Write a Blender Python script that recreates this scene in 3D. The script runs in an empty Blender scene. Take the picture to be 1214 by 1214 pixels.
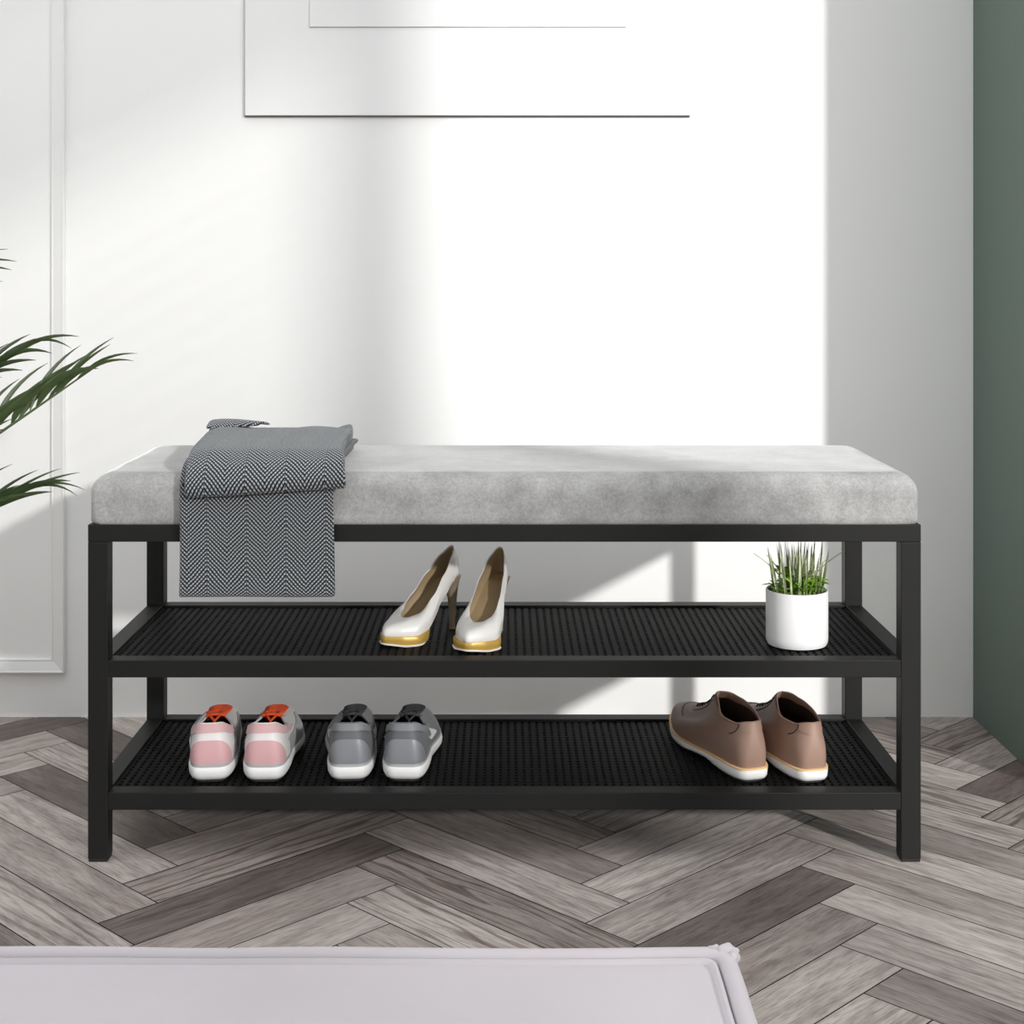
import bpy, bmesh, math, random
from mathutils import Vector, Matrix, noise
random.seed(7)
C = bpy.context.scene.collection
PI = math.pi
F_PX, CX, CY, CAMZ, CAMD = 1796.0, 598.0, 320.0, 0.782, 2.0

def at(px, py, Y):                       # a pixel of the photograph at depth Y
    d = Y + CAMD
    return Vector(((px-CX)*d/F_PX, Y, CAMZ-(py-CY)*d/F_PX))
def lerp(a, b, t): return a+(b-a)*t
def sst(x, a, b):
    t = min(1, max(0, (x-a)/(b-a))); return t*t*(3-2*t)
def table(tb, x):
    if x <= tb[0][0]: return tb[0][1]
    for (a, va), (b, vb) in zip(tb, tb[1:]):
        if x <= b:
            t = (x-a)/(b-a); t = t*t*(3-2*t)*.5+t*.5
            return va+(vb-va)*t
    return tb[-1][1]

# ------------------------------------------------------------------ materials
def mat(name, col, rough=.5, metal=0, spec=.5, sheen=0, coat=0, bump=None, var=None):
    m = bpy.data.materials.new(name); m.use_nodes = True
    nt = m.node_tree; b = nt.nodes['Principled BSDF']
    b.inputs['Base Color'].default_value = (*col, 1)
    b.inputs['Roughness'].default_value = rough
    b.inputs['Metallic'].default_value = metal
    b.inputs['Specular IOR Level'].default_value = spec
    b.inputs['Sheen Weight'].default_value = sheen
    b.inputs['Coat Weight'].default_value = coat
    tc = nt.nodes.new('ShaderNodeTexCoord')
    if var:                               # (scale, second colour, low, high)
        n = nt.nodes.new('ShaderNodeTexNoise'); n.inputs['Scale'].default_value = var[0]; n.inputs['Detail'].default_value = 6
        r = nt.nodes.new('ShaderNodeValToRGB')
        r.color_ramp.elements[0].position = var[2]; r.color_ramp.elements[1].position = var[3]
        r.color_ramp.elements[0].color = (*col, 1); r.color_ramp.elements[1].color = (*var[1], 1)
        nt.links.new(tc.outputs['Object'], n.inputs['Vector']); nt.links.new(n.outputs['Fac'], r.inputs['Fac'])
        nt.links.new(r.outputs['Color'], b.inputs['Base Color'])
    if bump:                              # (scale, strength, distance)
        n = nt.nodes.new('ShaderNodeTexNoise'); n.inputs['Scale'].default_value = bump[0]; n.inputs['Detail'].default_value = 5
        k = nt.nodes.new('ShaderNodeBump'); k.inputs['Strength'].default_value = bump[1]; k.inputs['Distance'].default_value = bump[2]
        nt.links.new(tc.outputs['Object'], n.inputs['Vector']); nt.links.new(n.outputs['Fac'], k.inputs['Height'])
        nt.links.new(k.outputs['Normal'], b.inputs['Normal'])
    return m

M = {}
M['wall'] = mat('white plaster', (.87, .87, .86), .75, spec=.25, bump=(60, .08, .001))
M['trim'] = mat('white satin paint', (.82, .82, .81), .45, spec=.4)
M['green'] = mat('grey green paint', (.105, .145, .122), .6, spec=.4, bump=(80, .1, .001))
M['metal'] = mat('black powder coat', (.0065, .0065, .0062), .52, spec=.33, bump=(900, .08, .0003))
M['mesh'] = mat('black steel mesh', (.0028, .0028, .0031), .62, spec=.12)
M['cap'] = mat('black rubber', (.008, .008, .008), .7)
M['ottoman'] = mat('lilac white fabric', (.47, .435, .46), .85, spec=.2, sheen=.2, bump=(25, .25, .004), var=(6, (.50, .47, .495), .3, .7))
M['pot'] = mat('white glazed ceramic', (.86, .86, .86), .35)
M['soil'] = mat('dark soil', (.012, .009, .006), .95, bump=(300, .8, .002))
M['poster'] = mat('white paper', (.84, .84, .84), .6)
M['edge'] = mat('frame shadow grey', (.16, .15, .15), .4, metal=.3)  # colour of the shadow line painted under and left of the print
M['palm'] = mat('palm green', (.022, .042, .012), .45, var=(14, (.060, .095, .030), .35, .65))
M['palmstem'] = mat('palm stem green', (.09, .13, .04), .5)
M['grass'] = mat('pale grass', (.30, .37, .17), .5, var=(60, (.62, .66, .46), .4, .6))
M['succ'] = mat('bright green leaf', (.20, .42, .03), .4, var=(90, (.36, .58, .08), .4, .6))
M['planter'] = mat('grey planter', (.35, .34, .33), .6)
M['wsole'] = mat('white rubber sole', (.84, .84, .83), .55)
M['tread'] = mat('dark rubber tread', (.02, .02, .02), .7)
M['pink'] = mat('pale pink knit', (.70, .44, .45), .7, sheen=.3, bump=(900, .2, .0004))
M['pinkcounter'] = mat('pink heel panel', (.68, .40, .415), .55, bump=(900, .1, .0003))
M['offwhite'] = mat('white synthetic', (.80, .79, .78), .5)
M['orange'] = mat('orange laces', (.85, .10, .02), .6)
M['palegrey'] = mat('pale grey rubber', (.46, .47, .47), .5)
M['grey'] = mat('grey knit', (.13, .135, .145), .6, sheen=.2, bump=(900, .2, .0004))
M['greylight'] = mat('grey heel panel', (.27, .28, .305), .32, metal=.15)
M['greycollar'] = mat('grey collar', (.24, .25, .27), .55)
M['greydark'] = mat('dark grey laces', (.055, .055, .06), .6)
M['linedark'] = mat('dark lining', (.03, .025, .025), .85)
M['brown'] = mat('taupe brown leather', (.27, .165, .122), .5, var=(14, (.33, .215, .165), .3, .7), bump=(500, .12, .0004))
M['welt'] = mat('tan welt', (.85, .56, .28), .5)
M['browninside'] = mat('dark brown lining', (.05, .028, .016), .7)
M['pump'] = mat('ivory patent leather', (.88, .865, .83), .28, coat=.4)
M['gold'] = mat('gold yellow platform', (.62, .39, .085), .36, metal=.2)
M['pumpin'] = mat('tan leather lining', (.42, .31, .18), .5)
M['pumpheel'] = mat('taupe heel', (.33, .26, .18), .35)

def velvet():
    m = mat('grey crushed velvet', (.40, .395, .39), .8, spec=.15, sheen=1.0)
    nt = m.node_tree; b = nt.nodes['Principled BSDF']; tc = [n for n in nt.nodes if n.type == 'TEX_COORD'][0]
    b.inputs['Sheen Roughness'].default_value = .25
    n1 = nt.nodes.new('ShaderNodeTexNoise'); n1.inputs['Scale'].default_value = 16; n1.inputs['Detail'].default_value = 9; n1.inputs['Roughness'].default_value = .72
    n2 = nt.nodes.new('ShaderNodeTexNoise'); n2.inputs['Scale'].default_value = 320; n2.inputs['Detail'].default_value = 4
    ad = nt.nodes.new('ShaderNodeMath'); ad.operation = 'MULTIPLY_ADD'; ad.inputs[1].default_value = .42
    r = nt.nodes.new('ShaderNodeValToRGB')
    r.color_ramp.elements[0].position = .56; r.color_ramp.elements[0].color = (.265, .262, .258, 1)
    r.color_ramp.elements[1].position = .86; r.color_ramp.elements[1].color = (.41, .41, .407, 1)
    L = nt.links.new
    L(tc.outputs['Object'], n1.inputs['Vector']); L(tc.outputs['Object'], n2.inputs['Vector'])
    L(n2.outputs['Fac'], ad.inputs[0]); L(n1.outputs['Fac'], ad.inputs[2]); L(ad.outputs[0], r.inputs['Fac'])
    L(r.outputs['Color'], b.inputs['Base Color'])
    k = nt.nodes.new('ShaderNodeBump'); k.inputs['Strength'].default_value = .35; k.inputs['Distance'].default_value = .0015
    L(n2.outputs['Fac'], k.inputs['Height']); L(k.outputs['Normal'], b.inputs['Normal'])
    return m
M['velvet'] = velvet()

def herringbone_cloth():
    m = mat('charcoal and white herringbone wool', (.2, .2, .2), .9, spec=.1, sheen=.15)
    nt = m.node_tree; b = nt.nodes['Principled BSDF']; L = nt.links.new
    def mth(op, a, b_=None):
        n = nt.nodes.new('ShaderNodeMath'); n.operation = op
        for i, v in enumerate((a, b_)):
            if v is None: continue
            if isinstance(v, (int, float)): n.inputs[i].default_value = v
            else: L(v, n.inputs[i])
        return n.outputs[0]
    uv = nt.nodes.new('ShaderNodeUVMap'); uv.uv_map = 'UVMap'
    wob = nt.nodes.new('ShaderNodeTexNoise'); wob.inputs['Scale'].default_value = 60
    L(uv.outputs[0], wob.inputs['Vector'])
    s = nt.nodes.new('ShaderNodeSeparateXYZ'); L(uv.outputs[0], s.inputs[0])
    wv = mth('MULTIPLY', wob.outputs['Fac'], .0035)
    u = s.outputs[0]; v = mth('ADD', s.outputs[1], wv)
    tri = mth('PINGPONG', u, .026)
    P = .0054
    a = mth('SINE', mth('MULTIPLY', mth('ADD', v, tri), 2*PI/P))
    c = mth('SINE', mth('MULTIPLY', mth('SUBTRACT', v, tri), 2*PI/P))
    c2 = mth('SUBTRACT', mth('MULTIPLY', c, .75), .45)      # thin counter lines
    mx = mth('MAXIMUM', mth('MULTIPLY', a, 1.0), c2)
    r = nt.nodes.new('ShaderNodeValToRGB')
    r.color_ramp.elements[0].position = .34; r.color_ramp.elements[0].color = (.36, .38, .40, 1)
    r.color_ramp.elements[1].position = .66; r.color_ramp.elements[1].color = (.010, .012, .014, 1)
    rm = mth('MULTIPLY_ADD', mx, .5); rm.node.inputs[2].default_value = .5
    L(rm, r.inputs['Fac']); L(r.outputs['Color'], b.inputs['Base Color'])
    k = nt.nodes.new('ShaderNodeBump'); k.inputs['Strength'].default_value = .6; k.inputs['Distance'].default_value = .001; k.invert = True
    L(rm, k.inputs['Height']); L(k.outputs['Normal'], b.inputs['Normal'])
    return m
M['wool'] = herringbone_cloth()

def plank_mat():
    m = mat('weathered grey oak planks', (.3, .3, .3), .55, spec=.35)
    nt = m.node_tree; b = nt.nodes['Principled BSDF']; L = nt.links.new
    def N(t, **k):
        n = nt.nodes.new(t)
        for a, v in k.items(): setattr(n, a, v)
        return n
    uv = N('ShaderNodeUVMap'); uv.uv_map = 'UVMap'
    at_ = N('ShaderNodeAttribute', attribute_name='tone')
    sep = N('ShaderNodeSeparateColor'); L(at_.outputs['Color'], sep.inputs[0])
    off = N('ShaderNodeVectorMath', operation='MULTIPLY_ADD'); L(at_.outputs['Color'], off.inputs[0]); off.inputs[1].default_value = (37, 91, 53); L(uv.outputs[0], off.inputs[2])
    mp = N('ShaderNodeMapping'); mp.inputs['Scale'].default_value = (3.5, 24, 1); L(off.outputs[0], mp.inputs[0])
    g = N('ShaderNodeTexNoise'); g.inputs['Scale'].default_value = 2.0; g.inputs['Detail'].default_value = 10; g.inputs['Roughness'].default_value = .68; g.inputs['Distortion'].default_value = .35
    L(mp.outputs[0], g.inputs['Vector'])
    mp2 = N('ShaderNodeMapping'); mp2.inputs['Scale'].default_value = (.9, 9, 1); L(off.outputs[0], mp2.inputs[0])
    w = N('ShaderNodeTexWave', wave_type='BANDS', bands_direction='Y'); w.inputs['Scale'].default_value = 1.9; w.inputs['Distortion'].default_value = 12; w.inputs['Detail'].default_value = 3; w.inputs['Detail Scale'].default_value = 1.6
    L(mp2.outputs[0], w.inputs['Vector'])
    mp3 = N('ShaderNodeMapping'); mp3.inputs['Scale'].default_value = (18, 190, 1); L(off.outputs[0], mp3.inputs[0])
    p = N('ShaderNodeTexNoise'); p.inputs['Scale'].default_value = 2; p.inputs['Detail'].default_value = 3; L(mp3.outputs[0], p.inputs['Vector'])
    base = N('ShaderNodeValToRGB'); cr = base.color_ramp
    cr.elements[0].position = 0; cr.elements[0].color = (.12, .096, .085, 1)
    cr.elements[1].position = 1; cr.elements[1].color = (.66, .59, .52, 1)
    for q, c in ((.13, (.165, .14, .13)), (.35, (.30, .26, .24)), (.6, (.41, .365, .34)), (.85, (.52, .475, .44))):
        e = cr.elements.new(q); e.color = (*c, 1)
    L(sep.outputs[0], base.inputs['Fac'])
    gr = N('ShaderNodeValToRGB'); gr.color_ramp.elements[0].position = .33; gr.color_ramp.elements[0].color = (.62, .60, .59, 1); gr.color_ramp.elements[1].position = .60; gr.color_ramp.elements[1].color = (1.18, 1.18, 1.17, 1)
    L(g.outputs['Fac'], gr.inputs['Fac'])
    wr = N('ShaderNodeValToRGB'); wr.color_ramp.elements[0].position = .04; wr.color_ramp.elements[0].color = (.48, .43, .40, 1); wr.color_ramp.elements[1].position = .24; wr.color_ramp.elements[1].color = (1, 1, 1, 1)
    L(w.outputs['Fac'], wr.inputs['Fac'])
    pr = N('ShaderNodeValToRGB'); pr.color_ramp.elements[0].position = .36; pr.color_ramp.elements[0].color = (.66, .65, .65, 1); pr.color_ramp.elements[1].position = .52; pr.color_ramp.elements[1].color = (1.03, 1.03, 1.03, 1)
    L(p.outputs['Fac'], pr.inputs['Fac'])
    m1 = N('ShaderNodeMix', data_type='RGBA', blend_type='MULTIPLY'); m1.inputs[0].default_value = .9; L(base.outputs[0], m1.inputs[6]); L(gr.outputs[0], m1.inputs[7])
    m2 = N('ShaderNodeMix', data_type='RGBA', blend_type='MULTIPLY'); L(sep.outputs[1], m2.inputs[0]); L(m1.outputs[2], m2.inputs[6]); L(wr.outputs[0], m2.inputs[7])
    m3 = N('ShaderNodeMix', data_type='RGBA', blend_type='MULTIPLY'); m3.inputs[0].default_value = .8; L(m2.outputs[2], m3.inputs[6]); L(pr.outputs[0], m3.inputs[7])
    L(m3.outputs[2], b.inputs['Base Color'])
    k = N('ShaderNodeBump'); k.inputs['Strength'].default_value = .3; k.inputs['Distance'].default_value = .0012
    L(g.outputs['Fac'], k.inputs['Height']); L(k.outputs['Normal'], b.inputs['Normal'])
    return m
M['plank'] = plank_mat()
M['gap'] = mat('dark joint', (.012, .010, .009), .95, spec=0)

# ------------------------------------------------------------------ helpers
def obj(name, bm, m, parent=None, smooth=False, angle=35):
    me = bpy.data.meshes.new(name); bmesh.ops.recalc_face_normals(bm, faces=bm.faces[:]) if len(bm.faces) else None
    bm.to_mesh(me); bm.free()
    o = bpy.data.objects.new(name, me); C.objects.link(o)
    if isinstance(m, (list, tuple)):
        for x in m: me.materials.append(x)
    else: me.materials.append(m)
    if smooth:
        for p in me.polygons: p.use_smooth = True
        me.set_sharp_from_angle(angle=math.radians(angle))
    if parent: o.parent = parent
    return o
def tag(o, label, cat, group=None):
    o['label'] = label; o['category'] = cat
    if group: o['group'] = group
    return o
def thing(name, label, cat, loc=(0, 0, 0), rz=0, group=None, scale=1):
    o = bpy.data.objects.new(name, None); C.objects.link(o); o.empty_display_size = .05
    o.location = loc; o.rotation_euler = (0, 0, rz); o.scale = (scale,)*3
    return tag(o, label, cat, group)
def struct(o): o['kind'] = 'structure'; return o
def box(bm, x0, x1, y0, y1, z0, z1, bev=0, seg=2):
    r = bmesh.ops.create_cube(bm, size=1, matrix=Matrix.Translation(((x0+x1)/2, (y0+y1)/2, (z0+z1)/2)) @ Matrix.Diagonal((x1-x0, y1-y0, z1-z0, 1)))
    if bev:
        es = list({e for v in r['verts'] for e in v.link_edges})
        bmesh.ops.bevel(bm, geom=es, offset=bev, segments=seg, affect='EDGES', profile=.5)
    return bm
def tube(bm, pts, rad, n=8, flat=1.0):
    """closed-end tube through pts, rad a number or a list; flat squeezes it along its local binormal"""
    pts = [Vector(p) for p in pts]; rings = []
    up = None
    for i, p in enumerate(pts):
        d = (pts[min(i+1, len(pts)-1)]-pts[max(i-1, 0)]).normalized()
        if up is None: up = d.orthogonal().normalized()
        up = (up-d*up.dot(d)).normalized(); s = d.cross(up)
        r = rad[i] if isinstance(rad, (list, tuple)) else rad
        rings.append([bm.verts.new(p+(up*math.cos(a)+s*math.sin(a)*flat)*r) for a in [2*PI*k/n for k in range(n)]])
    for a, b in zip(rings, rings[1:]):
        for k in range(n): bm.faces.new((a[k], a[(k+1) % n], b[(k+1) % n], b[k]))
    bm.faces.new(rings[0][::-1]); bm.faces.new(rings[-1])
def grid_mesh(rows, closed_u=False):
    bm = bmesh.new(); vs = [[bm.verts.new(p) for p in r] for r in rows]
    for a, b in zip(vs, vs[1:]):
        n = len(a)
        for k in range(n if closed_u else n-1):
            bm.faces.new((a[k], a[(k+1) % n], b[(k+1) % n], b[k]))
    return bm, vs
def cap_ring(bm, ring):
    """close a ring symmetric about index 0 <-> n/2 with a strip of quads"""
    n = len(ring)
    for i in range(n//2):
        a, b, c, d = ring[i], ring[i+1], ring[(-i-1) % n], ring[(-i) % n]
        f = [];
        for v in (a, b, c, d):
            if v not in f: f.append(v)
        if len(f) > 2:
            try: bm.faces.new(f)
            except ValueError: pass
def solidify(o, t, off=-1):
    m = o.modifiers.new('thick', 'SOLIDIFY'); m.thickness = t; m.offset = off
def subsurf(o, n=1):
    m = o.modifiers.new('smooth', 'SUBSURF'); m.levels = n; m.render_levels = n

# ------------------------------------------------------------------ the room
WY, GX, GY = .65, .8195, .292
EX = 2.6
RH_ = 3.3
def build_floor():
    bm = bmesh.new(); uvl = bm.loops.layers.uv.new('UVMap'); col = bm.loops.layers.float_color.new('tone')
    w, k = .0825, 5
    X0, X1, Y0, Y1 = -2.6, EX, -5.2, WY
    R = Matrix.Rotation(math.radians(45), 2)
    ox, oy = .155, -.012
    rnd = random.Random(21)
    g = .0008
    for n in range(-100, 101):
        for m in range(-10, 11):
            for kind in (0, 1):
                if kind == 0: u0, v0, lu, lv = n+2*k*m, n, k, 1
                else: u0, v0, lu, lv = n+2*k*m-1, n, 1, k
                c = []
                for du, dv in ((0, 0), (lu, 0), (lu, lv), (0, lv)):
                    uu = (u0+du)*w + (g if du == 0 else -g); vv = (v0+dv)*w + (g if dv == 0 else -g)
                    p = R @ Vector((uu, vv)); c.append((p.x+ox, p.y+oy, uu, vv))
                cx = sum(p[0] for p in c)/4; cy = sum(p[1] for p in c)/4
                if not (X0-.3 < cx < X1+.3 and Y0-.3 < cy < Y1+.3): continue
                vs = [bm.verts.new((p[0], p[1], 0)) for p in c]
                f = bm.faces.new(vs)
                t = rnd.random(); wv = rnd.random()**1.5; sd = rnd.random()
                t = t if rnd.random() < .45 else .35+.4*t
                for lp, p in zip(f.loops, c):
                    lp[uvl].uv = (p[2], p[3]) if kind == 0 else (p[3], p[2])
                    lp[col] = (t*.86, wv, sd, 1)
    for co, no in (((X0, 0, 0), (-1, 0, 0)), ((X1, 0, 0), (1, 0, 0)), ((0, Y0, 0), (0, -1, 0)), ((0, Y1, 0), (0, 1, 0))):
        bmesh.ops.bisect_plane(bm, geom=bm.verts[:]+bm.edges[:]+bm.faces[:], plane_co=co, plane_no=no, clear_outer=True)
    n0 = len(bm.faces)
    box(bm, X0, X1, Y0, Y1, -.05, -.0012)
    bm.faces.ensure_lookup_table()
    for f in bm.faces:
        if min(v.co.z for v in f.verts) < -.0005: f.material_index = 1
    me = bpy.data.meshes.new('floor'); me.materials.append(M['plank']); me.materials.append(M['gap']); bm.to_mesh(me); bm.free()
    o = bpy.data.objects.new('floor', me); C.objects.link(o)
    return struct(o)
build_floor()
struct(obj('wall_back', box(bmesh.new(), -2.6, EX, WY, WY+.1, -.05, RH_), M['wall']))
struct(obj('wall_right', box(bmesh.new(), GX, EX, GY, WY, 0, RH_, .0015), M['green']))
# far right wall with the two windows the sun comes through, out of the frame
W1 = (-3.23, -1.75, .35, 3.08); W2 = (-4.82, -3.34, .35, 3.14)
bm = bmesh.new()
for y0, y1, z0, z1 in ((-5.2, W2[0], 0, RH_), (W2[0], W2[1], 0, W2[2]), (W2[0], W2[1], W2[3], RH_), (W2[1], W1[0], 0, RH_),
                       (W1[0], W1[1], 0, W1[2]), (W1[0], W1[1], W1[3], RH_), (W1[1], GY, 0, RH_)):
    box(bm, EX, EX+.1, y0, y1, z0, z1)
struct(obj('wall_east', bm, M['wall']))
struct(obj('wall_south', box(bmesh.new(), -2.7, EX+.1, -5.3, -5.2, 0, RH_), M['wall']))
bm = bmesh.new()
for y0, y1, z0, z1 in ((-5.2, -3.4, 0, RH_), (-3.4, -.9, 0, .8), (-3.4, -.9, 2.7, RH_), (-.9, WY+.1, 0, RH_)): box(bm, -2.7, -2.6, y0, y1, z0, z1)  # gap left for the added west window
struct(obj('wall_west', bm, M['wall']))
def window(name, W, dim_slats):
    y0, y1, z0, z1 = W; bm = bmesh.new(); t = .03
    for a in ((y0, y0+t, z0, z1), (y1-t, y1, z0, z1), (y0+t, y1-t, z0, z0+t), (y0+t, y1-t, z1-t, z1)):
        box(bm, EX+.03, EX+.07, *a)
    o = struct(obj(name, bm, M['trim']))
    if dim_slats:
        bm = bmesh.new(); z = z0+.05  # slats added out of view to weaken the sun here, densest at the top
        while z < z1-.05: box(bm, EX+.045, EX+.05, y0+t, y1-t, z, z+(.041 if z > 2.68 else .022)); z += .05
        obj('added_dimming_slats', bm, M['trim'], o)
    return o
def added_window_frame(name, x, W):
    y0, y1, z0, z1 = W; bm = bmesh.new(); t = .04
    for a in ((y0, y0+t, z0, z1), (y1-t, y1, z0, z1), ((y0+y1)/2-t/2, (y0+y1)/2+t/2, z0+t, z1-t), (y0+t, y1-t, z0, z0+t), (y0+t, y1-t, z1-t, z1)): box(bm, x-.02, x+.02, *a)
    return struct(obj(name, bm, M['trim']))
added_window_frame('added_window_west', -2.65, (-3.4, -.9, .8, 2.7))  # unseen window added on the west side to brighten the right corner
window('window_1', W1, False); window('window_2', W2, True)

# wall panel moulding on the left
def moulding():
    a, b = at(78.5, 796.5, WY), None
    x1 = -.767; z0 = a.z; wd = .0235; x0 = -1.75; z1 = 2.35
    # profile: (inset from outer edge, projection)
    prof = [(0, 0), (0, .0105), (.0012, .0125), (.0030, .0125), (.0046, .0112), (wd-.0030, .0066), (wd-.0012, .0072), (wd, .0066), (wd, 0)]
    rows = []
    for ins, pr in prof:
        rows.append([(x0+ins, WY-pr, z0+ins), (x1-ins, WY-pr, z0+ins), (x1-ins, WY-pr, z1-ins), (x0+ins, WY-pr, z1-ins)])
    bm, _ = grid_mesh(rows, True)
    return struct(obj('trim_1', bm, M['trim']))
moulding()

# framed white print on the wall
def poster():
    x0, x1, z0, z1 = -.4525, .3245, 1.0515, 1.95
    t = thing('wall_print', 'large white framed print with a wide pale mount hung on the white wall', 'picture', (0, WY, z0))
    bm = bmesh.new(); d = .009
    box(bm, x0, x1, -d, -.0004, 0, z1-z0, .0006, 1); obj('frame', bm, M['poster'], t)
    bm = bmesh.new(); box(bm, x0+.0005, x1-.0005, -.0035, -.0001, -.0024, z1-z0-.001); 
    obj('frame_shadow_strip', bm, M['edge'], t)  # grey strips below and at left stand in for the frame's cast shadow
    bm = bmesh.new(); box(bm, x0-.0016, x0, -.0035, -.0001, -.0020, z1-z0-.001); obj('frame_shadow_strip', bm, M['edge'], t)
    xi, zi = (368-CX)*2.65/F_PX, CAMZ+(CY-33)*2.65/F_PX-z0
    bm = bmesh.new(); box(bm, xi, x1-.113, -d-.0028, -d, zi, z1-z0-.15, .0004, 1); obj('print_sheet', bm, M['poster'], t)
    bm = bmesh.new(); box(bm, xi-.0009, x1-.1125, -d-.0008, -d+.0002, zi-.0007, z1-z0-.1495); obj('sheet_border', bm, M['palegrey'], t)
poster()

# ------------------------------------------------------------------ the bench
LW, HW, BD = .0262, .55, .3545
ZT, ZS, ZL = .4457, .2664, .0916
RH = .0228
bench = thing('shoe_bench', 'long black metal shoe bench with grey velvet seat and two mesh shelves', 'bench')
for sx in (-1, 1):
    for yb in (0, BD-LW):
        x0, x1 = sorted((sx*HW, sx*(HW-LW)))
        l = obj('leg', box(bmesh.new(), x0, x1, yb, yb+LW, .004, ZT-RH-.0002, .0009), M['metal'], bench)
        obj('foot_cap', box(bmesh.new(), x0+.0006, x1-.0006, yb+.0006, yb+LW-.0006, 0, .0045, .0008), M['cap'], l)
bm = bmesh.new()
for x0, x1, y0, y1 in ((-HW, HW, 0, LW), (-HW, HW, BD-LW, BD), (-HW, -HW+LW, LW, BD-LW), (HW-LW, HW, LW, BD-LW)):
    box(bm, x0, x1, y0, y1, ZT-RH, ZT, .0009)
obj('seat_frame', bm, M['metal'], bench)
def shelf(z):
    bm = bmesh.new()
    for x0, x1, y0, y1 in ((-HW+LW, HW-LW, .0004, LW), (-HW+LW, HW-LW, BD-LW, BD-.0004), (-HW+.0008, -HW+LW-.0008, LW, BD-LW), (HW-LW+.0008, HW-.0008, LW, BD-LW)):
        box(bm, x0, x1, y0, y1, z-RH, z, .0009)
    s = obj('shelf', bm, M['metal'], bench)
    bm = bmesh.new(); xi = HW-LW; y0, y1 = LW, BD-LW; zt = z-.0035
    n = 96; pit = 2*xi/n
    for i in range(n+1):
        x = -xi+i*pit; box(bm, max(-xi, x-.0032), min(xi, x+.0032), y0, y1, zt-.0022, zt)
    m = 25; pj = (y1-y0)/m
    for j in range(m+1):
        y = y0+j*pj; box(bm, -xi, xi, max(y0, y-.0028), min(y1, y+.0028), zt-.0034, zt-.0008)
    obj('mesh_panel', bm, M['mesh'], s)
shelf(ZS); shelf(ZL)
def cushion():
    x0, x1, y0, y1, z0, z1 = -HW+.0008, HW-.0008, .001, BD-.001, ZT, .5125
    bm = bmesh.new(); nx, ny = 44, 16
    # rounded box by rings: from the bottom rim up over the shoulder to the crown
    def rrect(x0, x1, y0, y1, r, k=7):
        pts = []
        for cx, cy, a0 in ((x1-r, y1-r, 0), (x0+r, y1-r, 90), (x0+r, y0+r, 180), (x1-r, y0+r, 270)):
            for i in range(k): a = math.radians(a0+90*i/(k-1)); pts.append((cx+r*math.cos(a), cy+r*math.sin(a)))
        out = []
        for i, p in enumerate(pts):       # subdivide the long edges
            q = pts[(i+1) % len(pts)]; d = math.dist(p, q); m = max(1, int(d/.02))
            for j in range(m): out.append((lerp(p[0], q[0], j/m), lerp(p[1], q[1], j/m)))
        return out
    rings = []; r = .026
    prof = [(.002, z0), (0, z0+.004)]+[(0, z0+.01+(z1-r-z0-.01)*i/4) for i in range(5)]+[(r*(1-math.cos(a)), z1-r+r*math.sin(a)) for a in [PI/2*i/7 for i in range(1, 8)]]
    base = rrect(x0, x1, y0, y1, .014)
    cx, cy = (x0+x1)/2, (y0+y1)/2
    for ins, z in prof:
        rr = []
        for (x, y) in base:
            sx = (abs(x-cx)-ins)*(1 if x > cx else -1) if abs(x-cx) > .5 else x
            fx = 1-ins/((x1-x0)/2); fy = 1-ins/((y1-y0)/2)
            px, py = cx+(x-cx)*fx, cy+(y-cy)*fy
            rr.append(bm.verts.new((px, py, z+.0006*noise.noise((px*18, py*18, z*18)))))
        rings.append(rr)
    for a, b in zip(rings, rings[1:]):
        n = len(a)
        for k in range(n): bm.faces.new((a[k], a[(k+1) % n], b[(k+1) % n], b[k]))
    last = rings[-1]; n = len(last)
    for s in (.985, .93, .75, .4):
        nr = [bm.verts.new((cx+(v.co.x-cx)*(1-(1-s)*.3 if s > .5 else .6), cy+(v.co.y-cy)*s, z1+.0015*(1-s))) for v in last]
        for k in range(n): bm.faces.new((rings[-1][k], rings[-1][(k+1) % n], nr[(k+1) % n], nr[k]))
        rings.append(nr)
    bm.faces.new(rings[-1]); bm.faces.new(rings[0][::-1])
    return obj('seat_cushion', bm, M['velvet'], bench, True, 60)
cushion()

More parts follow.
